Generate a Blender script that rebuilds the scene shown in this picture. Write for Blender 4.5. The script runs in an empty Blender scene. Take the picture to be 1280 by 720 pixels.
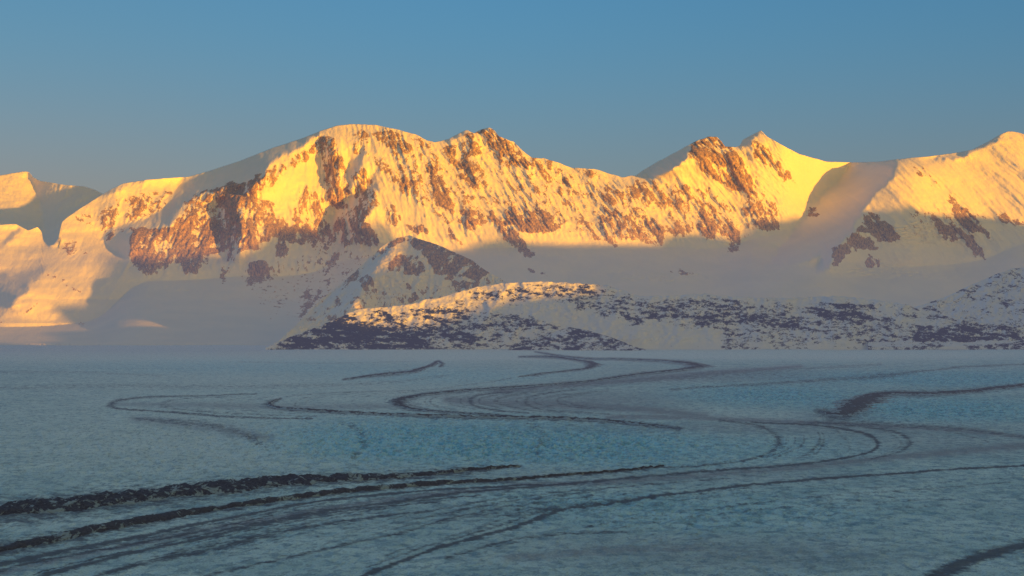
import bpy, math
import numpy as np

# ------------------------------------------------------------------ frame of the place
# metres; X right, Y away from the viewpoint, Z up, glacier surface near z = 0
H = 400.0            # viewpoint height over the ice
F = 2567.0           # focal length in photo pixels (1280 wide)
YH = 395.0           # row of the true horizon
TH = math.radians(48.0)    # the sun stands behind and to the right
EL = math.radians(4.0)
ST, CT, TE = math.sin(TH), math.cos(TH), math.tan(EL)
C = bpy.context.scene.collection

def at(px, py, D):
    return (px - 640.0) / F * D, D, H + (YH - py) / F * D

# ------------------------------------------------------------------ noise
def _hash(ix, iy, seed):
    h = (ix.astype(np.int64) * 374761393 + iy.astype(np.int64) * 668265263 + seed * 2147483647 + 1013904223) & 0xffffffff
    h = ((h ^ (h >> 13)) * 1274126177) & 0xffffffff
    h = h ^ (h >> 16)
    return (h & 0xffff) / 65536.0 * 2 * np.pi

def perlin(x, y, seed=0):
    x = np.asarray(x, float); y = np.asarray(y, float)
    x0 = np.floor(x); y0 = np.floor(y)
    fx = x - x0; fy = y - y0
    ux = fx * fx * fx * (fx * (fx * 6 - 15) + 10); uy = fy * fy * fy * (fy * (fy * 6 - 15) + 10)
    r = 0
    for dx in (0, 1):
        for dy in (0, 1):
            a = _hash(x0 + dx, y0 + dy, seed)
            g = np.cos(a) * (fx - dx) + np.sin(a) * (fy - dy)
            r = r + g * (ux if dx else 1 - ux) * (uy if dy else 1 - uy)
    return r * 1.5

def fbm(x, y, octv=5, gain=0.5, seed=0, lac=2.03):
    a, s, t = 1.0, 0, 0.0
    for o in range(octv):
        s = s + a * perlin(x, y, seed + o * 17); t += a
        x = x * lac + 13.7; y = y * lac - 7.3; a *= gain
    return s / t

def ridged(x, y, octv=5, gain=0.5, seed=0, lac=2.07):
    a, s, t = 1.0, 0, 0.0
    for o in range(octv):
        s = s + a * (1 - 2.2 * np.abs(perlin(x, y, seed + o * 31))); t += a
        x = x * lac + 5.1; y = y * lac + 9.2; a *= gain
    return s / t          # about -0.3 .. 1

def smooth(e0, e1, v):
    t = np.clip((v - e0) / (e1 - e0), 0, 1)
    return t * t * (3 - 2 * t)

def blur(a, s):
    r = int(max(1, round(s * 3)))
    k = np.exp(-0.5 * (np.arange(-r, r + 1) / s) ** 2); k /= k.sum()
    p = np.pad(a, r, mode='edge')
    out = sum(k[i] * p[:, i:i + a.shape[1]] for i in range(2 * r + 1))
    return sum(k[i] * out[i:i + a.shape[0], :] for i in range(2 * r + 1))

# ------------------------------------------------------------------ survey maps (bearing / elevation angle in photo pixels)
GX0, GX1, GY0, GY1 = -80, 1360, 140, 450
W_, H_ = GX1 - GX0, GY1 - GY0
MX, MY = np.meshgrid(np.arange(GX0, GX1) + 0.5, np.arange(GY0, GY1) + 0.5)

def poly(a, pts, v=1.0, mode='max'):
    P = np.array(pts, float)
    x0, x1 = max(GX0, int(P[:, 0].min()) - 1), min(GX1, int(P[:, 0].max()) + 2)
    y0, y1 = max(GY0, int(P[:, 1].min()) - 1), min(GY1, int(P[:, 1].max()) + 2)
    X = MX[y0 - GY0:y1 - GY0, x0 - GX0:x1 - GX0]; Y = MY[y0 - GY0:y1 - GY0, x0 - GX0:x1 - GX0]
    X = X + 4.0 * perlin(X / 9, Y / 9, 3) + 2.2 * perlin(X / 3.5, Y / 3.5, 4)
    Y = Y + 3.6 * perlin(X / 9, Y / 9, 5) + 2.0 * perlin(X / 3.5, Y / 3.5, 6)
    ins = np.zeros(X.shape, bool)
    for i in range(len(P)):
        xa, ya = P[i]; xb, yb = P[(i + 1) % len(P)]
        if ya == yb: continue
        c = ((ya > Y) != (yb > Y)) & (X < (xb - xa) * (Y - ya) / (yb - ya) + xa)
        ins ^= c
    sub = a[y0 - GY0:y1 - GY0, x0 - GX0:x1 - GX0]
    sub[ins] = np.maximum(sub[ins], v) if mode == 'max' else v
    return a

def sample(a, px, py):
    x = np.clip(px - GX0 - 0.5, 0, W_ - 1.001); y = np.clip(py - GY0 - 0.5, 0, H_ - 1.001)
    i = x.astype(int); j = y.astype(int); fx = x - i; fy = y - j
    return (a[j, i] * (1 - fx) + a[j, i + 1] * fx) * (1 - fy) + (a[j + 1, i] * (1 - fx) + a[j + 1, i + 1] * fx) * fy

def line(pts):
    P = np.array(pts, float)
    return lambda v: np.interp(v, P[:, 0], P[:, 1])

def poisson(gx, gy, ep=0.12):
    # least-squares surface for a wanted gradient, mirrored edges
    gxm = np.block([[gx, -gx[:, ::-1]], [gx[::-1], -gx[::-1, ::-1]]])
    gym = np.block([[gy, gy[:, ::-1]], [-gy[::-1], -gy[::-1, ::-1]]])
    h, w = gxm.shape
    kx = 2j * np.pi * np.fft.fftfreq(w)[None, :]; ky = 2j * np.pi * np.fft.fftfreq(h)[:, None]
    k2 = (kx * kx + ep * ky * ky).real; k2[0, 0] = -1
    d = (kx * np.fft.fft2(gxm) + ep * ky * np.fft.fft2(gym)) / k2
    d[0, 0] = 0
    return np.fft.ifft2(d).real[:h // 2, :w // 2]

# ------------------------------------------------------------------ mesh helpers
def tag(o, label=None, cat=None, group=None, kind='structure'):
    if kind: o['kind'] = kind
    if label: o['label'] = label
    if cat: o['category'] = cat
    if group: o['group'] = group
    return o

def grid_obj(name, X, Y, Z, mat, attrs=None, mask=None):
    R, K = X.shape
    idx = np.arange(R * K).reshape(R, K)
    q = np.stack([idx[:-1, :-1], idx[:-1, 1:], idx[1:, 1:], idx[1:, :-1]], -1)
    q = q[mask] if mask is not None else q.reshape(-1, 4)
    used = np.unique(q)
    remap = np.zeros(R * K, np.int32); remap[used] = np.arange(len(used))
    q = remap[q].astype(np.int32)
    co = np.stack([X, Y, Z], -1).reshape(-1, 3)[used].astype(np.float32)
    me = bpy.data.meshes.new(name)
    me.vertices.add(len(co)); me.vertices.foreach_set('co', co.ravel())
    me.loops.add(q.size); me.loops.foreach_set('vertex_index', q.ravel())
    me.polygons.add(len(q)); me.polygons.foreach_set('loop_start', np.arange(0, q.size, 4, dtype=np.int32))
    me.polygons.foreach_set('use_smooth', np.ones(len(q), bool))
    me.update(calc_edges=True)
    for k, a in (attrs or {}).items():
        at_ = me.attributes.new(k, 'FLOAT', 'POINT')
        at_.data.foreach_set('value', np.broadcast_to(a, X.shape).reshape(-1)[used].astype(np.float32))
    me.materials.append(mat)
    o = bpy.data.objects.new(name, me); C.objects.link(o)
    return o

# ------------------------------------------------------------------ materials
def nt(name):
    m = bpy.data.materials.new(name); m.use_nodes = True
    t = m.node_tree; t.nodes.clear()
    return m, t
class N:
    def __init__(s, t): s.t = t
    def node(s, typ, **kw):
        n = s.t.nodes.new(typ)
        for k, v in kw.items(): setattr(n, k, v)
        return n
    def val(s, sock, v):
        if hasattr(v, 'is_linked') or isinstance(v, bpy.types.NodeSocket): s.t.links.new(v, sock)
        else: sock.default_value = v
    def math(s, op, a, b=0.0, c=None, clamp=False):
        n = s.node('ShaderNodeMath', operation=op, use_clamp=clamp)
        s.val(n.inputs[0], a); s.val(n.inputs[1], b)
        if c is not None: s.val(n.inputs[2], c)
        return n.outputs[0]
    def attr(s, name):
        return s.node('ShaderNodeAttribute', attribute_name=name).outputs['Fac']
    def pos(s, scale=(1, 1, 1), rot=(0, 0, 0)):
        g = s.node('ShaderNodeNewGeometry')
        m = s.node('ShaderNodeMapping'); s.t.links.new(g.outputs['Position'], m.inputs[0])
        m.inputs['Scale'].default_value = scale; m.inputs['Rotation'].default_value = rot
        return m.outputs[0]
    def noise(s, vec, scale, detail=6, rough=0.55, dist=0.0):
        n = s.node('ShaderNodeTexNoise'); s.t.links.new(vec, n.inputs['Vector'])
        n.inputs['Scale'].default_value = scale; n.inputs['Detail'].default_value = detail
        n.inputs['Roughness'].default_value = rough; n.inputs['Distortion'].default_value = dist
        return n.outputs['Fac']
    def step(s, v, a, b, lo=0.0, hi=1.0):
        n = s.node('ShaderNodeMapRange', interpolation_type='SMOOTHSTEP')
        s.val(n.inputs['Value'], v); n.inputs['From Min'].default_value = a; n.inputs['From Max'].default_value = b
        n.inputs['To Min'].default_value = lo; n.inputs['To Max'].default_value = hi
        return n.outputs[0]
    def mix(s, f, a, b, typ='MIX'):
        n = s.node('ShaderNodeMix', data_type='RGBA', blend_type=typ)
        s.val(n.inputs[0], f); s.val(n.inputs[6], a if not isinstance(a, tuple) else (*a, 1)); s.val(n.inputs[7], b if not isinstance(b, tuple) else (*b, 1))
        return n.outputs[2]
    def bump(s, h, dist, strength=1.0):
        n = s.node('ShaderNodeBump'); s.val(n.inputs['Height'], h)
        n.inputs['Distance'].default_value = dist; n.inputs['Strength'].default_value = strength
        return n.outputs[0]
    def out(s, col, normal=None, rough=0.9, spec=0.1):
        b = s.node('ShaderNodeBsdfPrincipled'); s.val(b.inputs['Base Color'], col)
        s.val(b.inputs['Roughness'], rough); b.inputs['Specular IOR Level'].default_value = spec
        if normal is not None: s.t.links.new(normal, b.inputs['Normal'])
        o = s.node('ShaderNodeOutputMaterial'); s.t.links.new(b.outputs[0], o.inputs[0])

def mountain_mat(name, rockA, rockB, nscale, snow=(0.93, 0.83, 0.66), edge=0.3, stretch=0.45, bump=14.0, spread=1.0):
    m, t = nt(name); n = N(t)
    p = n.pos((1, 0.6, stretch))
    big = n.noise(p, nscale, 7, 0.62, 0.3)
    fine = n.noise(p, nscale * 3.7, 6, 0.62)
    rk = n.attr('rock')
    v = n.math('ADD', rk, n.math('MULTIPLY', n.math('SUBTRACT', big, 0.5), 2.1 * spread))
    v = n.math('ADD', v, n.math('MULTIPLY', n.math('SUBTRACT', fine, 0.5), 1.1 * spread))
    mask = n.step(v, 0.5 - edge * 0.5, 0.5 + edge * 0.5)
    mask = n.math('MULTIPLY', mask, n.step(rk, 0.02, 0.14))
    rc = n.mix(n.step(fine, 0.3, 0.7), rockA, rockB)
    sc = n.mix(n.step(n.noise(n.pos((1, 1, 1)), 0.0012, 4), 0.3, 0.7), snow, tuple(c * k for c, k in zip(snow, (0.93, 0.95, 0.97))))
    col = n.mix(mask, sc, rc)
    hgt = n.math('ADD', n.math('MULTIPLY', big, 1.0), n.math('MULTIPLY', fine, 0.35))
    amt = n.math('ADD', 0.3, n.math('MULTIPLY', mask, 0.7))
    nb = n.node('ShaderNodeBump'); n.val(nb.inputs['Height'], hgt); n.val(nb.inputs['Strength'], amt)
    nb.inputs['Distance'].default_value = bump / nscale * 0.01
    n.out(col, nb.outputs[0], 0.95, 0.03)
    return m

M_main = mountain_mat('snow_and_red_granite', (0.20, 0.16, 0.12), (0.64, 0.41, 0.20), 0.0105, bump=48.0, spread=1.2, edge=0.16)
M_hill = mountain_mat('snow_and_dark_slate', (0.010, 0.018, 0.035), (0.035, 0.048, 0.07), 0.015, snow=(0.80, 0.79, 0.82), stretch=2.2, spread=0.95, bump=45.0)

# ------------------------------------------------------------------ MAIN RANGE
crest_pts = [(-80,285),(-30,290),(0,281),(20,280),(35,288),(47,284),(52,290),(54,301),(59,307),(67,306),(73,298),(76,283),(78,277),(85,271),(104,258),(128,243),
 (140,236),(155,229),(180,225),(205,223),(235,221),(260,214),(300,201),(340,185),(380,172),(402,163),(420,157),(440,155),(470,156),(497,162),(520,168),
 (535,176),(543,178),(560,174),(570,168),(583,163),(592,166),(600,162),(612,159),(618,163),(623,171),(632,173),(642,177),(652,188),(665,197),(680,198),
 (698,203),(716,210),(742,211),(765,218),(778,221),(795,219),(815,206),(835,195),(850,187),(865,179),(873,175),(885,171),(896,171),(902,177),(906,183),
 (918,184),(925,182),(928,175),(935,171),(945,166),(951,163),(958,170),(975,180),(1000,193),(1020,198),(1032,202),(1060,203),(1085,202.5),(1100,202),(1120,199),
 (1140,197),(1165,195),(1200,190),(1215,187),(1235,177),(1250,168),(1260,164),(1270,165),(1282,168),(1320,160),(1360,163)]
crest = line(crest_pts)
foot = line([(-80,410),(60,408),(130,400),(165,352),(240,350),(300,345),(380,345),(440,322),(520,318),(600,312),(700,306),(800,308),(900,312),(960,292),(1010,300),(1060,330),(1120,335),(1220,328),(1290,300),(1360,300)])
cotf = line([(-80,1.5),(100,1.5),(160,1.25),(1000,1.25),(1040,2.2),(1090,2.2),(1130,1.5),(1360,1.5)])

shade = np.zeros((H_, W_))
for pts in [
    [(228,219),(262,212),(402,161),(385,178),(347,198),(336,207),(325,219),(312,228),(292,232),(262,240),(240,248),(230,258),(222,272),(212,283),(165,285),(150,283),(180,274),(200,263),(212,250),(219,240)],
    [(118,240),(180,222),(225,219),(190,224),(155,232),(135,243)],
    [(128,288),(150,281),(165,287),(162,322),(150,318),(136,311),(127,300)],
    [(53,285),(76,280),(74,298),(62,309),(54,303)],
    [(0,345),(35,340),(60,334),(36,360),(10,384),(-60,400),(-60,350)],
    [(0,304),(22,286),(30,288),(12,300),(0,312)],
    [(272,252),(284,245),(298,250),(302,262),(300,285),(300,320),(288,330),(276,318),(272,290)],
    [(322,213),(332,222),(318,232),(305,243),(298,240),(310,226)],
    [(398,172),(414,172),(420,190),(424,205),(420,232),(412,245),(408,222),(404,200)],
    [(455,184),(458,192),(452,212),(440,222),(438,245),(433,240),(432,215),(440,200)],
    [(462,218),(473,214),(474,226),(471,238),(466,252),(470,262),(460,272),(450,282),(436,302),(405,300),(410,280),(420,262),(436,250),(446,244),(456,240),(464,232)],
    [(440,290),(452,280),(462,292),(474,303),(465,308),(455,296),(446,304)],
    [(552,176),(567,168),(585,161),(580,166),(560,177)],
    [(590,164),(612,157),(602,167)],
    [(796,218),(815,204),(835,193),(852,186),(864,186),(858,197),(850,207),(838,214),(820,219)],
    [(922,184),(926,174),(935,170),(946,164),(948,167),(940,178),(932,184)],
    [(576,191),(583,205),(598,230),(592,228),(578,206)],
    [(704,218),(707,220),(714,236),(710,238)],
    [(760,225),(765,227),(778,246),(768,240)],
    [(1062,203),(1122,201),(1117,213),(1113,226),(1096,238),(1085,252),(1076,268),(1060,290),(1040,310),(1000,330),(960,330),(1000,280),(1018,262),(1022,246),(1040,232),(1052,219)],
    [(1160,199),(1200,190),(1216,185),(1240,172),(1258,162),(1248,173),(1230,185),(1205,194),(1185,200),(1170,200)],
    [(1070,288),(1055,300),(1040,318),(1038,335),(1020,340),(1030,310),(1060,285)],
  ]: poly(shade, pts)
shade = blur(shade, 1.3)
boost = np.ones_like(shade) + 0.8 * smooth(1000, 1040, MX) * smooth(1290, 1200, MX) + 0.7 * smooth(785, 800, MX) * smooth(880, 865, MX) + 0.1 * smooth(110, 130, MX) * smooth(430, 400, MX) + 0.6 * smooth(225, 240, MX) * smooth(410, 395, MX) * smooth(262, 240, MY)
LIT, SHD = 0.26, -2.0
gx = LIT + (SHD - LIT) * shade * boost
MPP = 14.0
gx = gx * MPP
P0 = poisson(gx, np.zeros_like(gx))
P0 = P0 - blur(P0, 120) * 0.7
print('relief range', P0.min(), P0.max())

rock = np.zeros((H_, W_))
def RK(v, *polys):
    for p in polys: poly(rock, p, v)
RK(0.9, [(163,285),(216,285),(228,268),(232,255),(240,243),(262,236),(290,228),(308,230),(330,213),(345,205),(352,222),(330,240),(318,252),(322,270),(340,278),(352,284),(340,300),(332,300),(318,312),(305,312),(292,325),(285,330),(280,315),(262,318),(258,330),(245,342),(232,345),(228,330),(215,328),(200,342),(185,345),(172,338),(162,322)],
   [(278,330),(290,335),(285,350),(276,357)], [(310,330),(325,326),(340,335),(335,350),(312,355),(300,350)])
RK(0.45, [(95,272),(140,256),(165,243),(218,236),(210,255),(190,268),(160,276),(128,288),(115,284)], [(70,305),(100,300),(112,318),(85,320)])
RK(0.7, [(140,270),(205,248),(190,268),(160,277),(132,284)], [(128,290),(160,284),(150,293),(132,301)])
RK(0.62, [(342,210),(395,178),(400,190),(362,214),(342,224)], [(366,250),(385,232),(408,252),(410,278),(395,284),(366,276)], [(316,246),(340,250),(366,284),(340,284),(318,262)])
RK(0.8, [(399,170),(418,172),(430,205),(436,235),(432,262),(418,262),(408,250),(406,215),(400,192)])
RK(0.75, [(340,283),(410,280),(440,262),(455,245),(470,255),(458,275),(440,300),(405,312),(380,305),(350,302)], [(440,218),(455,210),(468,235),(475,255),(455,262),(445,250)], [(350,300),(362,310),(358,325),(345,318)], [(388,305),(408,302),(402,318),(392,316)])
RK(0.85, [(455,275),(462,282),(475,300),(470,308),(440,305),(425,300),(445,290)])
RK(0.5, [(440,167),(455,160),(462,172),(454,196),(441,190)], [(458,190),(480,200),(497,226),(490,230),(470,208)], [(515,172),(537,176),(545,192),(530,190)], [(478,262),(495,255),(500,275),(490,285)])
RK(0.8, [(464,166),(490,163),(513,178),(514,190),(497,194),(480,182)], [(497,218),(520,225),(525,240),(508,242)], [(508,282),(530,279),(536,290),(520,296)])
RK(0.36, [(480,170),(545,190),(600,170),(650,190),(700,210),(740,212),(780,230),(860,230),(930,260),(980,272),(925,300),(880,285),(830,300),(740,300),(700,285),(610,280),(560,280),(500,240)])
RK(0.72, [(553,186),(575,178),(592,210),(602,232),(590,234),(573,216)], [(533,188),(545,205),(562,240),(572,268),(560,268),(540,242),(533,212)], [(576,165),(612,160),(640,178),(652,193),(672,200),(692,202),(682,217),(655,212),(640,210),(630,196),(612,202),(590,188)])
RK(0.78, [(640,258),(662,262),(690,268),(700,262),(702,286),(680,293),(650,289),(630,275)], [(572,262),(600,262),(606,280),(590,289),(575,281)], [(680,202),(702,212),(697,218),(682,211)])
RK(0.95, [(608,258),(630,275),(642,290),(665,314),(669,323),(650,316),(630,300)], [(559,282),(577,303),(585,309),(565,299)], [(704,218),(709,220),(715,238),(709,240)], [(759,224),(773,232),(788,252),(775,246)])
RK(0.7, [(745,238),(762,250),(758,258)], [(755,258),(771,262),(779,288),(765,300),(750,276)], [(748,278),(760,288),(777,306),(770,312),(755,297)], [(730,213),(747,216),(742,222)], [(700,240),(720,262),(712,262)], [(640,215),(655,235),(658,255),(648,240)])
RK(0.88, [(785,262),(800,258),(815,270),(829,285),(829,307),(815,309),(800,299),(790,281)], [(862,178),(880,170),(900,171),(908,182),(925,193),(931,210),(941,232),(939,241),(920,239),(890,223),(870,206),(861,192)])
RK(0.6, [(793,223),(820,226),(852,268),(866,290),(850,286),(835,271),(812,250)], [(840,235),(858,262),(870,285),(850,270)], [(868,226),(885,234),(897,256),(880,246)])
RK(0.72, [(878,248),(905,268),(922,288),(926,303),(912,291),(890,286),(875,276)], [(941,174),(960,184),(982,214),(998,229),(985,232),(960,207),(944,196)])
RK(0.6, [(933,192),(955,238),(975,262),(980,275),(968,288),(955,286),(943,270),(934,255)], [(925,210),(945,225),(965,260),(950,262)])
RK(0.97, [(872,280),(890,285),(894,301),(875,296)], [(898,290),(920,295),(926,313),(910,316),(912,300)], [(943,272),(977,274),(973,289),(955,288)], [(929,254),(939,264),(930,269)], [(828,284),(850,290),(862,296),(845,292)])
RK(0.75, [(1135,200),(1150,210),(1182,236),(1170,234),(1150,221)], [(1215,270),(1260,268),(1290,283),(1260,279)])
RK(1.0, [(1180,238),(1200,256),(1217,270),(1241,299),(1225,291),(1210,291),(1195,271)], [(1167,272),(1200,285),(1220,299),(1233,326),(1220,319),(1205,301),(1180,299)],
   [(1084,264),(1096,268),(1111,280),(1126,301),(1105,303),(1090,294),(1069,289)], [(1069,290),(1085,298),(1098,313),(1075,312),(1060,318),(1043,336),(1041,315)], [(1083,317),(1101,325),(1100,333),(1085,335)])
RK(0.85, [(428,298),(437,303),(422,325),(405,346),(399,341),(414,318)], [(377,366),(391,360),(389,372),(376,373)], [(398,364),(404,368),(388,385),(372,399),(380,380)], [(407,348),(414,346),(408,356)], [(653,334),(672,337),(665,341)], [(675,340),(687,346),(680,347)], [(1008,262),(1020,258),(1024,268),(1012,272)])
RK(0.6, [(-80,401),(20,399),(30,402),(-80,405)], [(90,400),(112,404),(95,406)], [(18,398),(40,383),(52,372),(36,392)], [(38,338),(70,344),(122,378),(100,366),(60,344)], [(835,337),(850,334),(870,342),(845,344)])
RK(0.22, [(300,345),(400,310),(470,310),(440,340),(380,400),(340,400)], [(1130,260),(1200,262),(1180,300),(1130,290)])
rockS = blur(rock, 1.0)
rockW = blur(rock, 6.0)

def blobs(lst, px, py):
    r = 0 * px
    for cx, cy, rx, ry, v_ in lst:
        r = r + v_ * np.exp(-(((px - cx) / rx) ** 2 + ((py - cy) / ry) ** 2) ** 1.3)
    return r

def relief(px, py, D):
    """extra depth of the mountain face: gullies, ribs and crags"""
    x, _, z = at(px, py, D)
    k = np.interp(px, [150, 380, 540, 1000, 1100, 1360], [0.05, 0.1, 0.55, 0.6, 0.7, 0.8])
    wx = 90 * fbm(x / 900, z / 900, 3, seed=51)
    u = x + k * z + wx
    rw = sample(rockW, px, py)
    st = smooth(0, 25, foot(px) + 6 - py) * np.interp(px, [0, 120, 175, 1010, 1060, 1090, 1130, 1360], [.25, .4, 1, 1, .4, .45, .9, .9])                 # 0 on the snowfields, 1 on the faces
    r = 0
    r = r + 210 * fbm(u / 1500, z / 4200, 2, seed=1) * st
    r1_ = ridged(u / 640, z / 1900, 2, seed=2); r2_ = ridged(u / 230, z / 640, 3, seed=3); r3_ = ridged(u / 85, z / 190, 3, seed=4)
    r = r - 105 * r1_ * st * (0.55 + 0.5 * rw)
    r = r - 66 * r2_ * st * (0.55 + 1.1 * rw)
    r = r - 25 * r3_ * st * (0.6 + 2.2 * rw)
    relief.ribs = 0.30 * (r1_ - 0.4) + 0.55 * (r2_ - 0.4) + 0.35 * (r3_ - 0.4) - 0.25 * fbm(u / 500, z / 300, 3, seed=15)
    r = r - 60 * rw * st
    r = r + (1 - st) * (170 + 160 * smooth(150, 60, px)) * fbm(x / 1500, z / 520, 3, seed=9)
    ser = smooth(0.2, 1, blobs([(830,345,80,12,1),(1095,338,60,10,1),(1150,290,50,18,1),(230,362,60,10,.8),(640,318,60,6,.6),(1180,345,60,8,.7)], px, py))
    r = r - 60 * ser * ridged(x / 260, z / 60, 3, seed=14)
    r = r + 16 * fbm(x / 160, z / 120, 3, seed=12)
    return r

NC, NR = 1180, 330
pxs = np.linspace(-78, 1358, NC)
v = np.linspace(0, 1, NR)
cr = crest(pxs) + 1.1 * fbm(pxs / 14, pxs * 0, 4, seed=77) * np.interp(pxs, [0, 300, 420, 560, 1000, 1060, 1360], [.6, .2, .5, 1.6, 1.2, .3, .5])
PY = 434.0 + v[:, None] * (cr[None, :] - 434.0)
PX = np.broadcast_to(pxs[None, :], PY.shape)
ft, ct = foot(PX), cotf(PX)
ft = np.apply_along_axis(lambda a: np.convolve(np.pad(a, 20, mode='edge'), np.ones(41) / 41, 'valid'), 1, ft)
ct = np.apply_along_axis(lambda a: np.convolve(np.pad(a, 20, mode='edge'), np.ones(41) / 41, 'valid'), 1, ct)
Dfoot = 34000.0 - np.clip((ft - 330) / 80, 0, 1) * 1700
tt = np.clip((434 - PY) / (434 - ft), 0, 1)
D0 = 28000 + (Dfoot - 28000) * tt ** 0.75 + np.maximum(0, ft - PY + 0.0) * MPP * ct
turn = np.interp(pxs, [-80, 60, 230, 400, 520, 1000, 1130, 1360], [.35, .45, .45, .35, .12, .12, .5, .5])
turn = np.cumsum(turn) * (pxs[1] - pxs[0]) * MPP; turn -= np.interp(pxs, [pxs[0], pxs[-1]], [turn[0], turn[-1]]) * 0.35
D1 = D0 + np.clip((434 - PY) / 60, 0, 1) * turn[None] + sample(P0, PX, PY) * np.clip((434 - PY) / 30, 0, 1)
DM = D1 + relief(PX, PY, D1)
XM, YM, ZM = at(PX, PY, DM)
ZM = np.where(PY > 430, ZM - 20, ZM)
RKM = sample(rockS, PX, PY)
RKM = np.clip(RKM * (0.84 + 1.25 * relief.ribs) + 0.55 * relief.ribs * smooth(0.05, 0.4, RKM) * (1.15 - RKM), 0, 1.1)
# back slopes
nb = 26
bk = []
for i in range(1, nb + 1):
    dd = (i / nb) ** 1.5 * 5200
    bk.append((XM[-1] * (1 + dd / YM[-1] * 0.8), YM[-1] + dd, ZM[-1] - dd * 0.62 + 120 * fbm(XM[-1] / 900, np.full(NC, dd) / 900, 3, seed=8) * min(1, i / 8)))
XA = np.vstack([XM, np.array([b[0] for b in bk])]); YA = np.vstack([YM, np.array([b[1] for b in bk])]); ZA = np.vstack([ZM, np.array([b[2] for b in bk])])
RA = np.vstack([RKM, np.zeros((nb, NC))])
fx = 0.5 * (pxs[:-1] + pxs[1:])[None, :].repeat(XA.shape[0] - 1, 0)
PYA = np.vstack([PY, np.repeat(PY[-1:], nb, 0)]); fy = PYA[:-1, :-1]
low = fy > foot(fx) + 3
seam = fx + 26 * np.sin(fy / 17.0)
cuts = [(-999, 236, 'mountain', 'golden snow buttress with a blue rim at the left, beside the domed massif', 'mountain'),
        (236, 543, 'mountain', 'broad snow-domed massif with red granite cliffs and one deep shaded gully', 'mountain'),
        (543, 780, 'mountain', 'jagged rocky ridge with a small pinnacled summit, right of the domed massif', 'mountain'),
        (780, 1088, 'mountain', 'twin-peaked mountain with a large brown rock triangle between its two tops', 'mountain'),
        (1088, 9999, 'mountain', 'pale pyramid spur and high snow slope at the right edge', 'mountain')]
for a, b, nm, lb, ct_ in cuts:
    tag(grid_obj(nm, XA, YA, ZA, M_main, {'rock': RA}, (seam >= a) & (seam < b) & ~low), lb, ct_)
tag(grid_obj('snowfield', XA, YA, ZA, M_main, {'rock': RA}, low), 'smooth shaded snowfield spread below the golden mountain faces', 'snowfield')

# ------------------------------------------------------------------ generic relief layer
def layer(name, cpts, Dc, Db, base, rockfn, mat, label, cat, px0, px1, n=500, rows=120, amp=1.0, back=2500, jag=0.8, seed=100, shadepolys=(), scale=1.0):
    cl = line(cpts)
    p = np.linspace(px0, px1, n)
    c = cl(p) + jag * fbm(p / 10, p * 0, 4, seed=seed)
    vv = np.linspace(0, 1, rows)
    b = np.full(n, float(base)) if not callable(base) else base(p)
    c = np.minimum(c, b - 0.5)
    py = b[None] + vv[:, None] * (c - b)[None]; px = np.broadcast_to(p[None], py.shape)
    dc = Dc(p) if callable(Dc) else np.full(n, float(Dc))
    rel = np.clip((b[None] - py) / np.maximum(1, (b.min() - c.min())), 0, 1)
    D = Db + (dc[None] - Db) * rel
    if shadepolys:
        s = np.zeros((H_, W_))
        for q in shadepolys: poly(s, q)
        s = blur(s, 1.5)
        P = poisson((0.15 - 2.6 * s) * D.mean() / F, np.zeros_like(s)); P = P - blur(P, 40)
        D = D + sample(P, px, py)
    x, y, z = at(px, py, D)
    e = np.clip(rel * 6, 0, 1)
    D = D + e * amp * (130 * fbm(x / 900, y / 1100, 3, seed=seed + 1) - 70 * ridged(x / (330 * scale), y / (420 * scale), 3, seed=seed + 2) - 26 * ridged(x / (95 * scale), z / (60 * scale), 3, seed=seed + 3))
    x, y, z = at(px, py, D)
    z = np.where(vv[:, None] * np.ones(n)[None] < 0.012, z - 25, z)
    R = rockfn(px, py, x, y, z)
    bx, by, bz = [], [], []
    for i in range(1, 15):
        dd = (i / 14) ** 1.3 * back
        bx.append(x[-1] * (1 + dd / y[-1])); by.append(y[-1] + dd); bz.append(np.maximum(-40, z[-1] - dd * 0.45 + 30 * fbm(x[-1] / 300, np.full(n, dd / 300), 3, seed=seed + 6)))
    X = np.vstack([x, np.array(bx)]); Y = np.vstack([y, np.array(by)]); Z = np.vstack([z, np.array(bz)])
    R = np.vstack([R, np.repeat(R[-1:], 14, 0) * 0.6])
    o = tag(grid_obj(name, X, Y, Z, mat, {'rock': R}), label, cat)
    return o, (p, cl, b, dc, Db)

# distant dome, far left
def r0(px, py, x, y, z): return 0 * px + 0.0
layer('mountain', [(-90,226),(-30,224),(0,219),(30,214),(36,215),(42,222),(50,226),(80,231),(105,233),(118,237),(130,243),(150,252),(200,275),(230,300)], 43500, 38500, 330, r0, M_main,
      'distant rounded snow summit tipped with pink light, farthest to the left', 'mountain', -85, 228, n=300, rows=110, amp=0.5, jag=0.3, seed=140,
      shadepolys=[[(30,205),(44,210),(60,222),(130,236),(180,262),(180,300),(60,300),(44,236)]])

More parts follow.
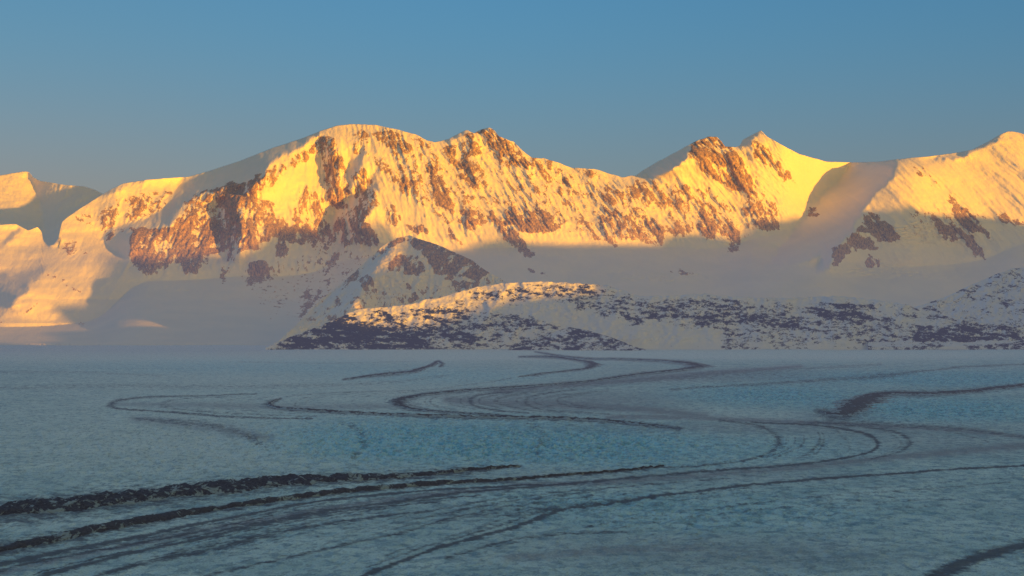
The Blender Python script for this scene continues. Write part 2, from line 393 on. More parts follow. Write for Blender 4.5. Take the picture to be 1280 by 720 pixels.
# snow cone in front of the massif
cone_rock = np.zeros((H_, W_))
for vv_, p_ in [(0.85, [(508,297),(530,299),(560,311),(590,324),(612,341),(600,351),(580,346),(555,351),(540,336),(528,318)]), (0.85, [(495,320),(520,317),(532,335),(520,346),(490,336),(478,341)]),
                (0.7, [(450,342),(465,345),(470,365),(460,368),(450,355)]), (1.0, [(502,350),(515,358),(523,372),(515,379),(506,376),(512,365)]), (0.95, [(440,346),(470,315),(498,296),(512,297),(482,314),(455,333)]),
                (0.75, [(560,350),(600,352),(605,362),(580,360)]), (0.45, [(395,398),(420,372),(440,385),(425,402)]), (0.3, [(380,405),(400,372),(640,345),(650,380),(520,385)]), (0.7, [(430,350),(450,335),(450,345),(425,365)])]:
    poly(cone_rock, p_, vv_)
cone_rock = blur(cone_rock, 1.0)
def r1(px, py, x, y, z):
    k_ = np.where(px < 505, -1.2, 1.2)
    return sample(cone_rock, px, py) * (0.85 + 1.3 * (ridged((x - k_ * z * 0.7) / 240, z / 500, 4, seed=161) - 0.4)) + 0.25 * smooth(0.02, 0.3, sample(cone_rock, px, py)) * fbm(x / 120, z / 160, 4, seed=162)
_, coneinfo = layer('hill', [(335,436),(350,425),(372,404),(400,376),(430,352),(455,329),(480,306),(497,297),(512,294),(525,299),(545,305),(565,314),(590,325),(605,337),(622,346),(650,362),(690,385),(720,400)],
      29300, 27700, 434, r1, M_main, 'snowy cone-shaped peak streaked with rock, standing in front of the domed massif', 'hill', 340, 715, n=430, rows=170, amp=1.0, jag=0.7, seed=160, back=1800,
      shadepolys=[[(430,352),(497,297),(485,315),(470,335),(455,360),(430,400),(380,400)]])

# low rocky hills along the glacier edge
hill_dark = np.zeros((H_, W_))
for vv_, p_ in [(0.5, [(340,440),(430,392),(560,410),(700,400),(700,440)]), (0.82, [(330,440),(350,424),(400,405),(435,394),(450,404),(480,411),(560,414),(600,425),(560,438),(380,440)]), (0.60, [(425,395),(480,383),(560,382),(640,393),(620,410),(440,410)]), (0.50, [(540,376),(600,360),(680,353),(770,356),(760,368),(600,380)]),
                (0.62, [(560,398),(640,392),(680,398),(650,408),(590,412)]), (0.5, [(690,375),(830,372),(900,370),(900,412),(760,402)]), (0.62, [(770,385),(820,375),(840,400),(790,410)]),
                (0.6, [(872,372),(950,378),(950,405),(880,405)]), (0.45, [(900,372),(1150,384),(1280,400),(1280,438),(900,438)]), (0.75, [(1020,378),(1060,374),(1100,388),(1120,398),(1060,402),(1025,395)]),
                (0.72, [(1125,432),(1150,412),(1180,410),(1240,433)]), (0.6, [(950,400),(1000,395),(1010,410),(960,415)]), (0.6, [(1160,395),(1280,405),(1280,432),(1220,425)]), (0.3, [(560,370),(770,355),(800,372),(690,378),(560,388)])]:
    poly(hill_dark, p_, vv_)
hill_dark = np.maximum(blur(hill_dark, 4.0), 0.0)
def r2(px, py, x, y, z):
    u = x + 1.4 * z
    return (sample(hill_dark, px, py) - 0.1) * (0.9 + 0.9 * (ridged(u / 480, z / 130, 4, seed=205) - 0.35)) + 0.34 * fbm(u / 230, z / 62, 5, seed=203) + 0.16 * fbm(x / 1500, z / 300, 2, seed=206) + 0.04
hc = [(330,436),(340,431),(370,418),(400,407),(430,394),(450,386),(480,384),(500,382),(515,380),(530,375),(550,372),(570,366),(600,358),(630,354),(680,352),(720,354),(760,357),(780,363),(800,370),(840,370),(880,367),(900,370),(940,372),(980,373),(1040,370),(1080,373),(1110,377),(1130,380),(1150,386),(1200,400),(1280,410),(1360,415)]
_, hillinfo = layer('hill', hc, 25200, 24450, lambda p: 437.3 + 1.6 * fbm(p / 35, p * 0, 4, seed=207), r2, M_hill, 'long low rocky hill with patchy snow and a strip of orange light on its crest', 'hill', 332, 1355, n=1000, rows=110, amp=1.0, jag=2.2, seed=200, back=900, scale=1.5)
def r3(px, py, x, y, z):
    q = np.zeros((H_, W_))
    return 0.2 + 0.55 * (ridged((x - 1.6 * z) / 420, z / 150, 4, seed=235) - 0.3) + 0.35 * fbm(x / 200, z / 70, 4, seed=233) + 0.12 * smooth(395, 430, py)
layer('hill', [(1080,437),(1100,400),(1120,392),(1140,385),(1180,372),(1210,358),(1240,345),(1265,336),(1285,334),(1330,322),(1360,318)], 26600, 24350, 434.5, r3, M_hill,
      'steeper snow-dusted rocky hill rising at the right edge', 'hill', 1085, 1358, n=300, rows=120, amp=1.1, jag=1.2, seed=230, back=1500)
def r4(px, py, x, y, z): return 0.56 + 0.6 * fbm((x + 2.5 * z) / 300, z / 70, 4, seed=244) + 0 * px
layer('hill', [(630,438),(655,433),(680,422),(698,413),(712,409),(735,413),(765,422),(795,434),(812,438)], 24500, 24000, 437.8, r4, M_hill,
      'small dark triangular rock knoll at the foot of the long rocky hill', 'hill', 634, 808, n=160, rows=40, amp=0.5, jag=0.7, seed=240, back=500)

# ------------------------------------------------------------------ unseen range added sunward (off to the right), skyline shaped to throw the shadow line
def sq(x, y): return CT * x + ST * y, ST * x - CT * y
def qb(s): return np.interp(s, [-20000, 8000, 16000, 60000], [5200, 4200, 300, 300])
need = []
def want(px, py, D):
    x, y, z = at(px, py, D); s, q = sq(x, y)
    need.append((s, z + (qb(s) - q) * TE))
TMAIN = [(-60,384),(0,383),(60,380),(105,379),(118,372),(126,330),(132,320),(150,319),(165,322),(200,322),(235,316),(262,316),(285,318),(300,312),(318,308),(335,292),(350,284),(395,284),(410,280),(440,284),(460,290),(480,301),(500,306),(540,312),(575,310),(600,300),(640,292),(665,303),(700,305),(760,304),(790,304),(815,306),(835,292),(860,290),(880,292),(915,298),(930,285),(950,274),(975,274),(1000,268),(1030,262),(1060,262),(1100,262),(1150,264),(1185,268),(1220,268),(1260,274),(1290,282),(1340,290)]
tl = line(TMAIN)
for p in np.arange(-60, 1340, 4.0):
    j = np.argmin(np.abs(pxs - p)); i = np.argmin(np.abs(PY[:, j] - tl(p)))
    want(p, PY[i, j], DM[i, j])
smain = min(s for s, _ in need)
# foreground hill crest strip
THILL = [(425,400),(440,407),(480,407),(530,404),(560,394),(600,379),(640,371),(680,368),(745,360)]
th = line(THILL)
p_, cl_, b_, dc_, Db_ = hillinfo; hneed = []
for p in np.arange(425, 746, 5.0):
    rel = (437.5 - th(p)) / (437.5 - cl_(p_).min())
    D = Db_ + (25200 - Db_) * rel
    x, y, z = at(p, th(p), D); s, q = sq(x, y)
    hneed.append((s, z + (qb(s) - q) * TE))
need.sort(); hneed.sort(); ns = np.array(need); hs_ = np.array(hneed)
sa = np.arange(min(ns[0, 0], hs_[0, 0]), ns[-1, 0], 40.0)
za = np.minimum(np.interp(sa, ns[:, 0], ns[:, 1], left=9e9), np.interp(sa, hs_[:, 0], hs_[:, 1], left=9e9, right=9e9))
ns = np.stack([sa, za], 1)
s0, s1 = ns[0, 0], ns[-1, 0]
print('skyline s', s0, smain, s1, ns[:, 1].min(), ns[:, 1].max())
sg = np.concatenate([np.arange(-14000, s0 - 700, 160), np.arange(s0 - 700, s1 + 700, 35), np.arange(s1 + 700, 60000, 200)])
zk = np.interp(sg, np.concatenate([[-14000, s0 - 600, ], ns[:, 0], [s1 + 1500, 60000]]), np.concatenate([[1900, 2500], ns[:, 1], [ns[-1, 1] + 500, 2400]]))
zk = zk + np.where((sg < s0 - 600) | (sg > s1 + 1500), 260 * fbm(sg / 2500, sg * 0, 5, seed=300), 22 * fbm(sg / 160, sg * 0, 3, seed=301))
tq = np.concatenate([-np.linspace(1, 0, 24, endpoint=False) ** 1.3, [0], np.linspace(0, 1, 18)[1:] ** 1.3])
SG, TQ = np.meshgrid(sg, tq)
QQ = qb(SG) + TQ * 4200
ZZ = zk[None] * (1 - np.abs(TQ)) ** 1.15 + np.abs(TQ) * (1 - np.abs(TQ)) * 900 * ridged(SG / 1600, QQ / 1800, 4, seed=302) - 30
XX = SG * CT + QQ * ST; YY = SG * ST - QQ * CT
tag(grid_obj('mountain', XX, YY, ZZ, M_main, {'rock': 0.45 + 0 * XX}), 'long snowy range across the glacier on the sunward side, outside the picture to the right', 'mountain')

# ------------------------------------------------------------------ GLACIER
def G(x, y):
    h = 9 * fbm(x / 900, y / 1400, 3, seed=400)
    c = seracs(x, y)
    ri = ridged(x / 46 + y / 190, y / 100, 4, gain=0.65, seed=401) - 0.35
    h = h + (3.0 + 11 * c) * ri
    G.crest = ri
    h = h + (1.2 + 2.0 * c) * fbm(x / 17, y / 26, 3, seed=402)
    return h
GB = []   # (cx, cy, rx, ry, v)
BLUE = [(640,552,200,26,.95),(470,552,140,28,.65),(800,562,160,24,.5),(960,494,110,13,.95),(1180,512,140,14,.95),(1200,474,160,10,.8),(300,458,220,10,.3),(860,640,220,22,.4),(560,470,150,10,.35),(1010,560,90,14,.3),(700,625,120,12,.2),(1000,470,120,6,.4)]
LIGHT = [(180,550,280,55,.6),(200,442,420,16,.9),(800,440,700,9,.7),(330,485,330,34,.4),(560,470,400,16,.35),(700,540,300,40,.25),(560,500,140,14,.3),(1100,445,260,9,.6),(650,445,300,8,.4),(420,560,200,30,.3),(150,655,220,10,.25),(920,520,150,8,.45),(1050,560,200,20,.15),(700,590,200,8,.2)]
DIRT = [(740,503,110,16,.55),(900,470,140,8,.4),(1040,520,60,8,.35),(950,535,260,8,.45),(1180,552,160,18,.35),(620,500,60,12,.35),(860,595,240,9,.35),(500,640,260,14,.2),(150,690,220,20,.15),(820,690,260,26,.3),(1000,700,220,20,.2)]
def img(x, y):
    return 640 + x / y * F, YH + H / y * F
def seracs(x, y):
    px, py = img(x, y)
    return np.clip(blobs(BLUE, px, py) + 0.5 * blobs([(250,560,260,42,1)], px, py), 0, 1.2)

def catmull(pts, step=3.0):
    P = np.array(pts, float)
    P = np.vstack([2 * P[0] - P[1], P, 2 * P[-1] - P[-2]])
    out = []
    for i in range(1, len(P) - 2):
        n_ = max(2, int(np.linalg.norm(P[i + 1, :2] - P[i, :2]) / step))
        for t in np.linspace(0, 1, n_, endpoint=False):
            a, b, c, d = P[i - 1], P[i], P[i + 1], P[i + 2]
            out.append(0.5 * ((2 * b) + (c - a) * t + (2 * a - 5 * b + 4 * c - d) * t * t + (3 * b - a - 3 * c + d) * t ** 3))
    out.append(P[-2]); return np.array(out)

# flow lines: (points (px, py, thickness px), darkness)
FAINT = [
 (.75, [(-30,716,5),(0,706,5),(60,693,5),(120,680,4),(180,668,4),(240,655,3),(320,640,2.5),(400,627,2),(480,620,2),(560,614,2),(680,606,2)]),
 (.6, [(-30,724,4),(30,705,3),(90,694,3),(180,676,3),(260,660,2),(340,643,2)]),
 (.7, [(50,722,5),(100,708,5),(150,695,4),(200,682,4),(260,670,3),(320,655,3),(400,640,2.5),(480,630,2.5),(560,620,2.5),(640,612,2.5),(760,600,2.5),(860,590,2.5),(960,583,2.5),(1040,575,2),(1085,565,2),(1097,554,2),(1080,542,2),(1020,533,2),(940,528,2)]),
 (.55, [(120,722,4),(180,705,4),(240,692,3),(300,678,3),(380,660,3),(460,648,3),(540,640,2)]),
 (.5, [(250,722,3),(340,702,3),(420,685,3),(500,668,3),(560,650,2),(640,632,2)]),
 (.8, [(450,724,3),(500,705,3),(540,690,3),(600,672,3),(640,660,3),(700,638,3),(740,632,3),(780,625,2.5),(840,617,2.5),(900,611,2.5),(960,605,2.5),(1040,598,2.5),(1120,593,2),(1200,587,2),(1300,581,2)]),
 (.45, [(560,700,3),(640,676,3),(700,668,3),(780,664,3)]),
 (.8, [(1150,730,9),(1200,707,10),(1240,692,9),(1300,676,9)]),
 (.5, [(900,525,3),(950,534,3),(973,548,4),(965,563,3),(935,574,2),(890,580,2),(820,584,2)]),
 (.5, [(1020,528,3),(1100,536,3),(1130,545,3),(1137,555,3),(1118,566,2),(1090,574,2)]),
 (.4, [(1000,530,6),(1060,529,8),(1180,534,5),(1240,541,4),(1300,551,4)]),
 (.7, [(840,487,2),(880,484,2),(960,480,3),(1040,474,5),(1100,470,6),(1160,463,3),(1200,459,2),(1290,455,2)]),
 (.5, [(700,484,6),(800,476,8),(900,468,8),(1000,462,6),(1100,455,3)]),
 (.7, [(137,507,4),(143,502,3),(160,499,2),(200,496,2),(260,495,1.5),(320,493,1)]),
 (.7, [(137,507,4),(150,511,2),(190,514,2),(240,518,2),(280,521,2),(330,523,1.5),(390,524,1.5)]),
 (.4, [(200,508,3),(212,501,2.5),(240,498,2),(290,496,1)]), (.4, [(200,508,2),(230,513,2),(300,518,2),(400,521,1)]),
 (.7, [(640,490,1.5),(600,494,2),(588,500,3),(594,507,2),(620,512,2),(660,516,1.5)]),
 (.55, [(720,487,1.5),(668,494,2),(657,501,3),(666,508,2),(700,514,2),(760,519,1.5)]),
 (.5, [(690,488,1.5),(640,494,2),(622,500,2),(632,507,2),(680,514,2)]),
 (.4, [(760,488,2),(720,494,3),(705,500,3),(720,506,2),(780,514,2)]),
 (.45, [(640,473,1.2),(600,479,1.2),(540,486,1.2),(480,489,1.2),(400,493,1.2),(360,496,1.5)]),
 (.35, [(-20,486,6),(150,482,7),(320,484,6),(480,478,4),(560,470,3)]),
 (.35, [(-20,466,4),(100,465,3),(200,470,3)]),
 (.5, [(195,427,1),(205,429,1)]), (.4, [(300,452,1.2),(420,454,1),(520,452,1)]),
 (.35, [(170,524,4),(240,530,6),(300,540,7),(330,560,5)]), (.3, [(430,530,4),(450,540,5),(455,560,5),(440,575,4)]), (.3, [(660,530,4),(680,545,6),(670,565,5)]),
]
# dark debris ridges: separate objects (points (px, py, thickness px), height m, label)
MORAINES = [
 ([(-40,649,24),(0,642,23),(80,633,21),(160,624,19),(240,616,16),(320,608,13),(400,603,10),(480,599,8),(540,594,7),(600,588,5),(650,583,2)], 13.0,
  'thick black rubble moraine ridge crossing the left foreground ice'),
 ([(-40,697,14),(0,688,13),(60,676,11),(120,662,10),(180,651,9),(240,640,7),(320,629,5),(400,620,4.5),(480,613,4),(560,606,3.5),(640,601,3),(700,595,2.5),(760,590,2),(830,582,1.5)], 6.0,
  'thinner dark moraine band running just below the thick black ridge'),
 ([(350,499,1.2),(341,502,2.5),(337,505,4),(345,509,3),(370,512,2.5),(420,515,2.5),(480,518,2.3),(540,520.5,2.3),(600,522,2.5),(700,524,3),(760,527,3.2),(800,531,3),(850,536,2)], 5.0,
  'long thin dark moraine with a hooked left end along the blue ice'),
 ([(670,440,1),(700,445,1.6),(740,448.5,1.6),(790,449.5,1.8),(840,452,2.4),(862,455,3.4),(873,458,3.6),(862,461,3),(830,465,2),(780,470,2),(720,478,2),(640,485,2.6),(580,488,3),(540,492,3.4),(515,497,4.5),(497,502,5),(505,508,3),(530,512,2),(580,516,2),(640,520,1.2)], 5.0,
  'dark S-shaped moraine winding back from the middle of the ice to the hill foot'),
 ([(650,446,1),(690,446,2),(720,450,1.6),(738,453,2),(741,457,2.4),(732,461,1.6),(700,465,1.2),(650,471,1)], 3.0,
  'small hooked moraine inside the bend of the S-shaped one'),
 ([(430,475,.8),(465,470,2.5),(492,467,3.5),(515,464.5,2.5),(530,460,1.4),(541,456,1.6),(547,451.5,1.2),(553,455,1.4),(550,458,.8)], 3.0,
  'short dark moraine patch below the left end of the rocky hill'),
 ([(1300,480,3),(1240,486,3.5),(1200,490,4.5),(1160,493,5.5),(1120,492,4.5),(1095,494,5),(1078,502,9),(1065,512,14),(1048,519,11),(1025,515,5)], 4.0,
  'brown moraine that widens into a fan between the bright blue ice at the right'),
]
NGX, NGY = 1250, 760
gpx = np.linspace(-110, 1390, NGX)
gpy = np.concatenate([np.linspace(431.5, 470, 120, endpoint=False), np.linspace(470, 620, 390, endpoint=False), np.linspace(620, 775, NGY - 510)])
GPX, GPY = np.meshgrid(gpx, gpy)
GY_ = H * F / (GPY - YH); GX_ = (GPX - 640) / F * GY_
wob = 1.6 * fbm(GX_ / 260, GY_ / 700, 4, seed=410)
debris = np.zeros_like(GX_)
cell_x = gpx[1] - gpx[0]
def stamp(field, pts, dark):
    P = catmull(pts, 2.0)
    for a, b in zip(P[:-1], P[1:]):
        th_ = max(a[2], b[2]) * 2.6 + 2
        i0, i1 = np.searchsorted(gpx, [min(a[0], b[0]) - th_ * 2, max(a[0], b[0]) + th_ * 2])
        j0, j1 = np.searchsorted(gpy, [min(a[1], b[1]) - th_, max(a[1], b[1]) + th_])
        if i1 <= i0 or j1 <= j0: continue
        X = GPX[j0:j1, i0:i1] ; Y = GPY[j0:j1, i0:i1] + wob[j0:j1, i0:i1] * 0.5
        dx, dy = b[0] - a[0], b[1] - a[1]
        # distances weighed for the foreshortening of the flat ice
        t = np.clip(((X - a[0]) * dx + (Y - a[1]) * dy) / (dx * dx + dy * dy + 1e-9), 0, 1)
        ex, ey = (X - a[0] - t * dx) * 0.5, (Y - a[1] - t * dy)
        w = (a[2] + (b[2] - a[2]) * t) * 0.5 + 0.15
        val = dark * np.exp(-((ex * ex + ey * ey) / (w * w)) ** 0.9)
        field[j0:j1, i0:i1] = np.maximum(field[j0:j1, i0:i1], val)
def between(c1, c2, n_, lo, hi, w0, w1, seed):
    rs = np.random.RandomState(seed)
    def rs_(c):
        P = catmull(c, 4.0); L = np.concatenate([[0], np.cumsum(np.hypot(*np.diff(P[:, :2], axis=0).T))]); L /= L[-1]
        return np.stack([np.interp(np.linspace(0, 1, 26), L, P[:, k]) for k in range(2)], 1)
    A, B = rs_(c1), rs_(c2); out = []
    for i in range(n_):
        f = (i + rs.uniform(.15, .85)) / n_
        a0, a1 = sorted(rs.uniform(0, 1, 2)); a0, a1 = min(a0, .35), max(a1, .65)
        Q = A * (1 - f) + B * f; w_ = rs.uniform(w0, w1)
        k0, k1 = int(a0 * 25), int(a1 * 25)
        wd = w_ * np.sin(np.linspace(0.15, np.pi - .15, k1 - k0 + 1)) ** .5
        out.append((rs.uniform(lo, hi), [(q[0], q[1], ww) for q, ww in zip(Q[k0:k1 + 1], wd)]))
    return out
fl = [p for _, p in FAINT]
HOOK = [(640,486,2),(560,489,2),(497,502,2),(560,515,2),(640,520,2)]
HOOKI = [(800,490,2),(740,493,2),(705,500,2),(730,508,2),(800,516,2)]
LF = [(360,496,2),(250,498,2),(200,508,2),(250,514,2),(400,521,2)]; AH = [(600,487,2),(420,492,2),(340,505,2),(420,515,2),(640,523,2)]
FAINT += between(fl[0], fl[3], 12, .3, .65, 1.2, 3.5, 1) + between(fl[3], fl[5], 12, .2, .45, 1, 3, 2)
FAINT += between(HOOK, HOOKI, 12, .3, .6, .7, 2, 3) + between(AH, HOOK, 6, .2, .4, .7, 1.6, 4) + between(LF, AH, 5, .15, .35, .8, 2, 5)
FAINT += between(fl[8], fl[9], 8, .2, .45, 1, 2.4, 6) + between(fl[9], fl[10], 6, .15, .35, 1, 3, 7)
FAINT += between([(0,716,1),(320,640,1),(640,606,1),(900,590,1)], [(450,724,1),(640,660,1),(840,617,1),(1100,594,1)], 10, .15, .4, 1.5, 4, 8)
FAINT += between([(560,720,1),(760,690,1),(1000,660,1),(1300,640,1)], [(460,720,1),(640,660,1),(840,618,1),(1290,582,1)], 9, .12, .3, 1.5, 4, 9)
FAINT += between([(640,487,1),(760,478,1),(900,462,1),(1000,452,1)], [(800,489,1),(900,484,1),(1040,474,1),(1290,456,1)], 8, .2, .4, .7, 2, 10)
BANDS = [(.6, [(1300,548,7),(1180,537,9),(1060,531,9),(960,526,8),(850,522,7),(760,522,5)]), (.5, [(640,607,6),(760,602,8),(900,592,9),(1040,580,9),(1180,565,12),(1300,556,12)]),
         (.55, [(1000,458,4),(900,466,8),(800,474,9),(700,482,9),(620,490,8)]), (.55, [(560,500,8),(640,504,12),(720,506,14),(800,512,12),(880,520,9)]),
         (.5, [(0,716,8),(120,690,9),(240,664,8),(380,640,6),(520,622,5),(640,612,5)]), (.3, [(140,505,6),(250,507,8),(400,508,8),(520,506,6)]), (.4,[(640,700,14),(760,690,18),(900,685,14)]), (.35, [(170,524,8),(260,534,12),(330,548,12)])]
for dk, pts in FAINT: stamp(debris, [(q[0], q[1], q[2] * 1.3 + 0.3) for q in pts], min(1, dk * float(np.interp(np.mean([q[1] for q in pts]), [455, 500, 560], [0.6, 0.9, 1.25]))))
for pts, h_, l_ in MORAINES:
    stamp(debris, [(a, b, c * 1.6 + 1.2) for a, b, c in pts], 0.75)
dirt = np.clip(blobs(DIRT, GPX, GPY), 0, 1)
for dk, pts in BANDS: stamp(dirt, pts, min(0.95, dk * 1.8))
blue = np.clip(blobs(BLUE, GPX, GPY), 0, 1)
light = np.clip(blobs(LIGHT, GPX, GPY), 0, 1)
GZ = G(GX_, GY_); CREST = 0.5 + 0.6 * G.crest

def glacier_mat():
    m, t = nt('glacier_ice'); n = N(t)
    de, bl, li = n.attr('debris'), n.attr('blue'), n.attr('light')
    p = n.pos((1, 0.7, 1))
    n1 = n.noise(p, 0.004, 6, 0.6); n2 = n.noise(p, 0.022, 6, 0.65, 0.4); n3 = n.noise(p, 0.09, 4, 0.6)
    base = n.mix(n.step(n1, 0.35, 0.65), (0.56, 0.74, 0.70), (0.84, 0.98, 0.90))
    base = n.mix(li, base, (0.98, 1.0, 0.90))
    base = n.mix(n.math('MULTIPLY', n.attr('snowy'), 0.9), base, (0.80, 0.80, 0.78))
    bmask = n.math('MULTIPLY', bl, n.step(n2, 0.36, 0.62), clamp=True)
    base = n.mix(n.math('MULTIPLY', bl, 0.65), base, (0.36, 0.92, 1.0))
    base = n.mix(n.math('MULTIPLY', bmask, 0.85), base, (0.06, 0.62, 0.82))
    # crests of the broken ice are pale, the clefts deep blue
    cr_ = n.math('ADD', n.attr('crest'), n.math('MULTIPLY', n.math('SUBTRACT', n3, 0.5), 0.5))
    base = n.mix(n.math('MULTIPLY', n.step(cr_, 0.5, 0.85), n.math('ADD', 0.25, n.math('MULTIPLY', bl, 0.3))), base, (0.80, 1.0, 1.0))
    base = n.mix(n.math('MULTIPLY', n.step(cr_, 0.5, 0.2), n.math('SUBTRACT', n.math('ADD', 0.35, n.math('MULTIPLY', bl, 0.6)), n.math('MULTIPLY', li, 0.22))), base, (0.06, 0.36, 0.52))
    # crevasse blues and dust everywhere
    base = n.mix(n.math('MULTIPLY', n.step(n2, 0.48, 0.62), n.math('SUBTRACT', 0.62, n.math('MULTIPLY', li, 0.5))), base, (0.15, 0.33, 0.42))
    base = n.mix(n.math('MULTIPLY', n.step(n3, 0.52, 0.66), 0.5), base, (0.7, 0.9, 0.8))
    base = n.mix(n.math('MULTIPLY', n.attr('dirt'), n.step(n2, 0.3, 0.6, 0.6, 1.25)), base, (0.36, 0.36, 0.37))
    n5 = n.noise(n.pos((1, 0.45, 1)), 0.045, 5, 0.7, 0.8)
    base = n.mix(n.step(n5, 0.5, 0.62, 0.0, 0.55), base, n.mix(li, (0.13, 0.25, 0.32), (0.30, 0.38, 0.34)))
    n4 = n.noise(p, 0.3, 3, 0.6)
    base = n.mix(n.step(n4, 0.52, 0.64, 0.0, 0.45), base, (0.20, 0.30, 0.34))
    base = n.mix(n.step(n4, 0.46, 0.34, 0.0, 0.35), base, (0.90, 1.0, 0.98))
    dm = n.step(n.math('ADD', de, n.math('ADD', n.math('MULTIPLY', n.math('SUBTRACT', n2, 0.5), 1.5), n.math('MULTIPLY', n.math('SUBTRACT', n3, 0.5), 1.2))), 0.1, 0.8)
    base = n.mix(n.math('MULTIPLY', n.math('MULTIPLY', dm, n.step(de, 0.03, 0.2)), 0.9), base, (0.085, 0.09, 0.10))
    h = n.math('ADD', n2, n.math('MULTIPLY', n3, 0.4))
    bn = n.node('ShaderNodeBump'); n.val(bn.inputs['Height'], h); bn.inputs['Distance'].default_value = 16.0
    n.val(bn.inputs['Strength'], n.math('SUBTRACT', 1.0, n.math('MULTIPLY', li, 0.55)))
    n.out(base, bn.outputs[0], 0.75, 0.15)
    return m
M_ice = glacier_mat()
tag(grid_obj('glacier', GX_, GY_, GZ, M_ice, {'debris': debris, 'blue': blue, 'light': light, 'dirt': dirt, 'crest': CREST, 'snowy': np.clip(smooth(452, 434, GPY) * smooth(520, 250, GPX) + 0.7 * smooth(441, 434, GPY), 0, 1)}), 'broad blue-grey glacier crossed by curving dark debris lines', 'glacier')

def moraine_mat():
    m, t = nt('moraine_rubble'); n = N(t)
    p = n.pos((1, 0.55, 1.8), (0, 0, 0.5))
    a = n.noise(p, 0.035, 8, 0.68, 0.6); b = n.noise(p, 0.15, 5, 0.6)
    dk, ed = n.attr('dark'), n.attr('edge')
    c = n.mix(n.step(b, 0.35, 0.65), (0.03, 0.033, 0.04), (0.08, 0.08, 0.085))
    c = n.mix(n.math('SUBTRACT', 1.0, dk), c, (0.16, 0.15, 0.15))
    v = n.math('ADD', a, n.math('MULTIPLY', n.math('POWER', ed, n.math('ADD', 1.5, n.math('MULTIPLY', n.step(dk, .7, .84), 9.0))), n.math('SUBTRACT', 0.3, n.math('MULTIPLY', n.step(dk, .7, .84), 0.12))))
    v = n.math('ADD', v, n.math('MULTIPLY', n.math('SUBTRACT', 0.85, dk), -0.10))
    c = n.mix(n.math('MULTIPLY', n.step(v, 0.545, 0.62), 0.85), c, (0.46, 0.55, 0.57))
    n.out(c, n.bump(a, 14.0, 1.0), 0.9, 0.1)
    return m
M_mor = moraine_mat()
for k, (pts, hh, lb) in enumerate(MORAINES):
    P = catmull(pts, 1.6)
    D = H * F / (P[:, 1] - YH); x = (P[:, 0] - 640) / F * D
    w = P[:, 2] * D * D / (H * F) * 0.5                     # half width across, on the ice (m), measured in depth
    tx, ty = np.gradient(x), np.gradient(D)
    L = np.hypot(tx, ty) + 1e-6; nx, ny = -ty / L, tx / L
    w = np.minimum(w, 10 + 0.035 * D) * (0.85, 0.62, .55, .55, .55, .55, .75)[k]
    w = w * (1 - 0.55 * np.abs(nx)) + 2.5
    s = np.cumsum(L)
    u_ = np.arange(len(s)) / (len(s) - 1.0)
    w = w * smooth(-0.01, 0.12, u_) ** 0.6 * smooth(1.01, 0.55 if k < 2 else 0.8, u_) ** 0.8 * (1 + 0.7 * fbm(s / 170, s * 0, 4, seed=540 + k))
    m_ = 15 if k > 1 else 27
    tt_ = np.linspace(-1, 1, m_)
    e = (0.45 * fbm(s / 90, s * 0, 4, seed=500 + k))[None] + 0.5 * tt_[:, None] ** 2 * fbm((s / 30)[None], np.sign(tt_)[:, None] * 7.7, 4, seed=560 + k)
    X = x[None] + nx[None] * w[None] * (tt_[:, None] + e * 1.0)
    Y = D[None] + ny[None] * w[None] * (tt_[:, None] + e * 1.0)
    prof = (1 - np.abs(tt_) ** 2.2)[:, None]
    ends = np.clip(np.minimum(np.arange(len(s)), np.arange(len(s))[::-1]) / 12.0, 0, 1)[None]
    hs = hh * np.clip(w / w.max() * 1.3, 0.3, 1)[None]
    Z = G(X, Y) + prof * ends * hs * (0.75 + 0.75 * ridged(X / 42, Y / 60, 4, seed=520 + k)) + prof * 2.5 - (1 - prof) * 4.0 + 0.8
    tag(grid_obj('moraine_ridge', X, Y, Z, M_mor, {'edge': np.abs(tt_)[:, None] * np.ones(len(s))[None], 'dark': np.full(X.shape, [1, .85, .6, .65, .6, .6, .35][k])}), lb, 'moraine', 'dark moraines curving across the glacier', kind=None)

# ground under everything, out to the horizon
gx_, gy_ = np.meshgrid(np.linspace(-90000, 90000, 60), np.linspace(-60000, 110000, 60))
m, t = nt('valley_snow'); n_ = N(t)
n_.out(n_.mix(n_.noise(n_.pos(), 0.002), (0.3, 0.36, 0.38), (0.5, 0.55, 0.57)))
tag(grid_obj('ground', gx_, gy_, 0 * gx_ - 34, m), 'snow-covered valley floor around the glacier', 'ground')

# ------------------------------------------------------------------ haze: a box over the valley whose own glow stands in for airlight
def haze():
    bx = bpy.data.meshes.new('haze')
    x0, x1, y0, y1, z0, z1 = -30000, 26000, -6000, 60000, -60, 1400
    vs = [(x, y, z) for z in (z0, z1) for y in (y0, y1) for x in (x0, x1)]
    bx.from_pydata(vs, [], [(0, 2, 3, 1), (4, 5, 7, 6), (0, 1, 5, 4), (1, 3, 7, 5), (3, 2, 6, 7), (2, 0, 4, 6)])
    m, t = nt('cold_haze'); n = N(t)
    ab = n.node('ShaderNodeVolumeAbsorption'); ab.inputs['Color'].default_value = (0, 0, 0, 1); ab.inputs['Density'].default_value = 1.15e-5
    em = n.node('ShaderNodeEmission'); em.inputs['Color'].default_value = (0.80, 0.80, 1.3, 1); em.inputs['Strength'].default_value = 3.0e-6
    ad = n.node('ShaderNodeAddShader'); t.links.new(ab.outputs[0], ad.inputs[0]); t.links.new(em.outputs[0], ad.inputs[1])
    o = n.node('ShaderNodeOutputMaterial'); t.links.new(ad.outputs[0], o.inputs['Volume'])
    bx.materials.append(m)
    ob = bpy.data.objects.new('haze', bx); C.objects.link(ob); tag(ob, 'thin cold haze filling the air over the valley', 'haze')
haze()

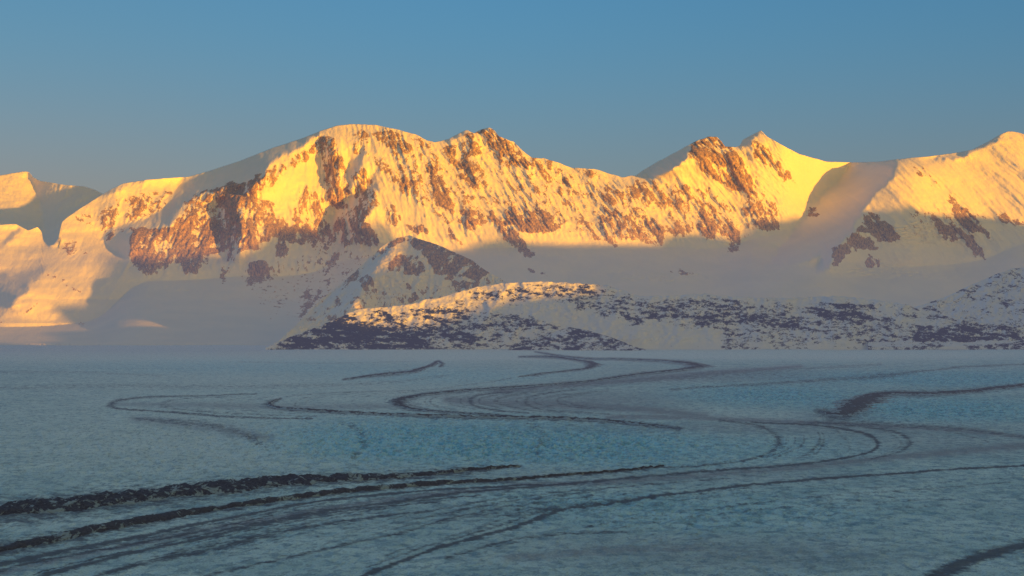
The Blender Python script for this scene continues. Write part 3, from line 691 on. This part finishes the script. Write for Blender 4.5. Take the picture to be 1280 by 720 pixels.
# ------------------------------------------------------------------ light
w = bpy.data.worlds.new('World'); bpy.context.scene.world = w; w.use_nodes = True
t = w.node_tree; t.nodes.clear(); n = N(t)
sky = n.node('ShaderNodeTexSky'); sky.sky_type = 'NISHITA'; sky.sun_disc = False
sky.sun_elevation = EL; sky.sun_rotation = math.pi - TH
sky.altitude = 600; sky.air_density = 1.0; sky.dust_density = 0.6; sky.ozone_density = 2.0
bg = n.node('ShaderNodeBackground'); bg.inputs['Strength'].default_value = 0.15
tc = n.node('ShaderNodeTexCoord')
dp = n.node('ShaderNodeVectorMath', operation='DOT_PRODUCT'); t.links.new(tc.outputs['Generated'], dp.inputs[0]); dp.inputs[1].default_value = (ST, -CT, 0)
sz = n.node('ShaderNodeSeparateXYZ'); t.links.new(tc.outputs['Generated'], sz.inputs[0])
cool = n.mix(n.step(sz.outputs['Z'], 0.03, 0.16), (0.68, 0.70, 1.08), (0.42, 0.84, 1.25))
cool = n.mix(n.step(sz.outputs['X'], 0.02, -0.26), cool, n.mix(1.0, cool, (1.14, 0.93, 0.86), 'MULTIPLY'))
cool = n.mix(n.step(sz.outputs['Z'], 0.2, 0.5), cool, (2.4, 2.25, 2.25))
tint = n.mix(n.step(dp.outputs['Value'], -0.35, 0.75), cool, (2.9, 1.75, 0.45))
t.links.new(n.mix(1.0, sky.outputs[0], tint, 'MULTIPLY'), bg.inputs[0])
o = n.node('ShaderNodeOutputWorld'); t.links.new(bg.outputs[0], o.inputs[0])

sd = bpy.data.lights.new('sun', 'SUN'); sd.energy = 6.5; sd.angle = math.radians(0.5); sd.color = (1.0, 0.41, 0.0)
so = bpy.data.objects.new('sun', sd); C.objects.link(so)
from mathutils import Vector
so.rotation_euler = Vector((ST * math.cos(EL), -CT * math.cos(EL), math.sin(EL))).to_track_quat('Z', 'Y').to_euler()

# ------------------------------------------------------------------ camera
cd = bpy.data.cameras.new('camera'); cam = bpy.data.objects.new('camera', cd); C.objects.link(cam)
cam.location = (0, 0, H); cam.rotation_euler = (math.pi / 2, 0, 0)
cd.sensor_width = 36; cd.lens = F / 1280 * 36; cd.shift_y = (YH - 360) / 1280
cd.clip_start = 10; cd.clip_end = 300000
sc = bpy.context.scene; sc.camera = cam
sc.view_settings.view_transform = 'Standard'; sc.view_settings.look = 'None'; sc.view_settings.exposure = 0; sc.view_settings.gamma = 1
sc.render.resolution_x, sc.render.resolution_y = 1024, 576
sc.cycles.use_denoising = True
sc.cycles.max_bounces = 4; sc.cycles.diffuse_bounces = 3; sc.cycles.glossy_bounces = 1
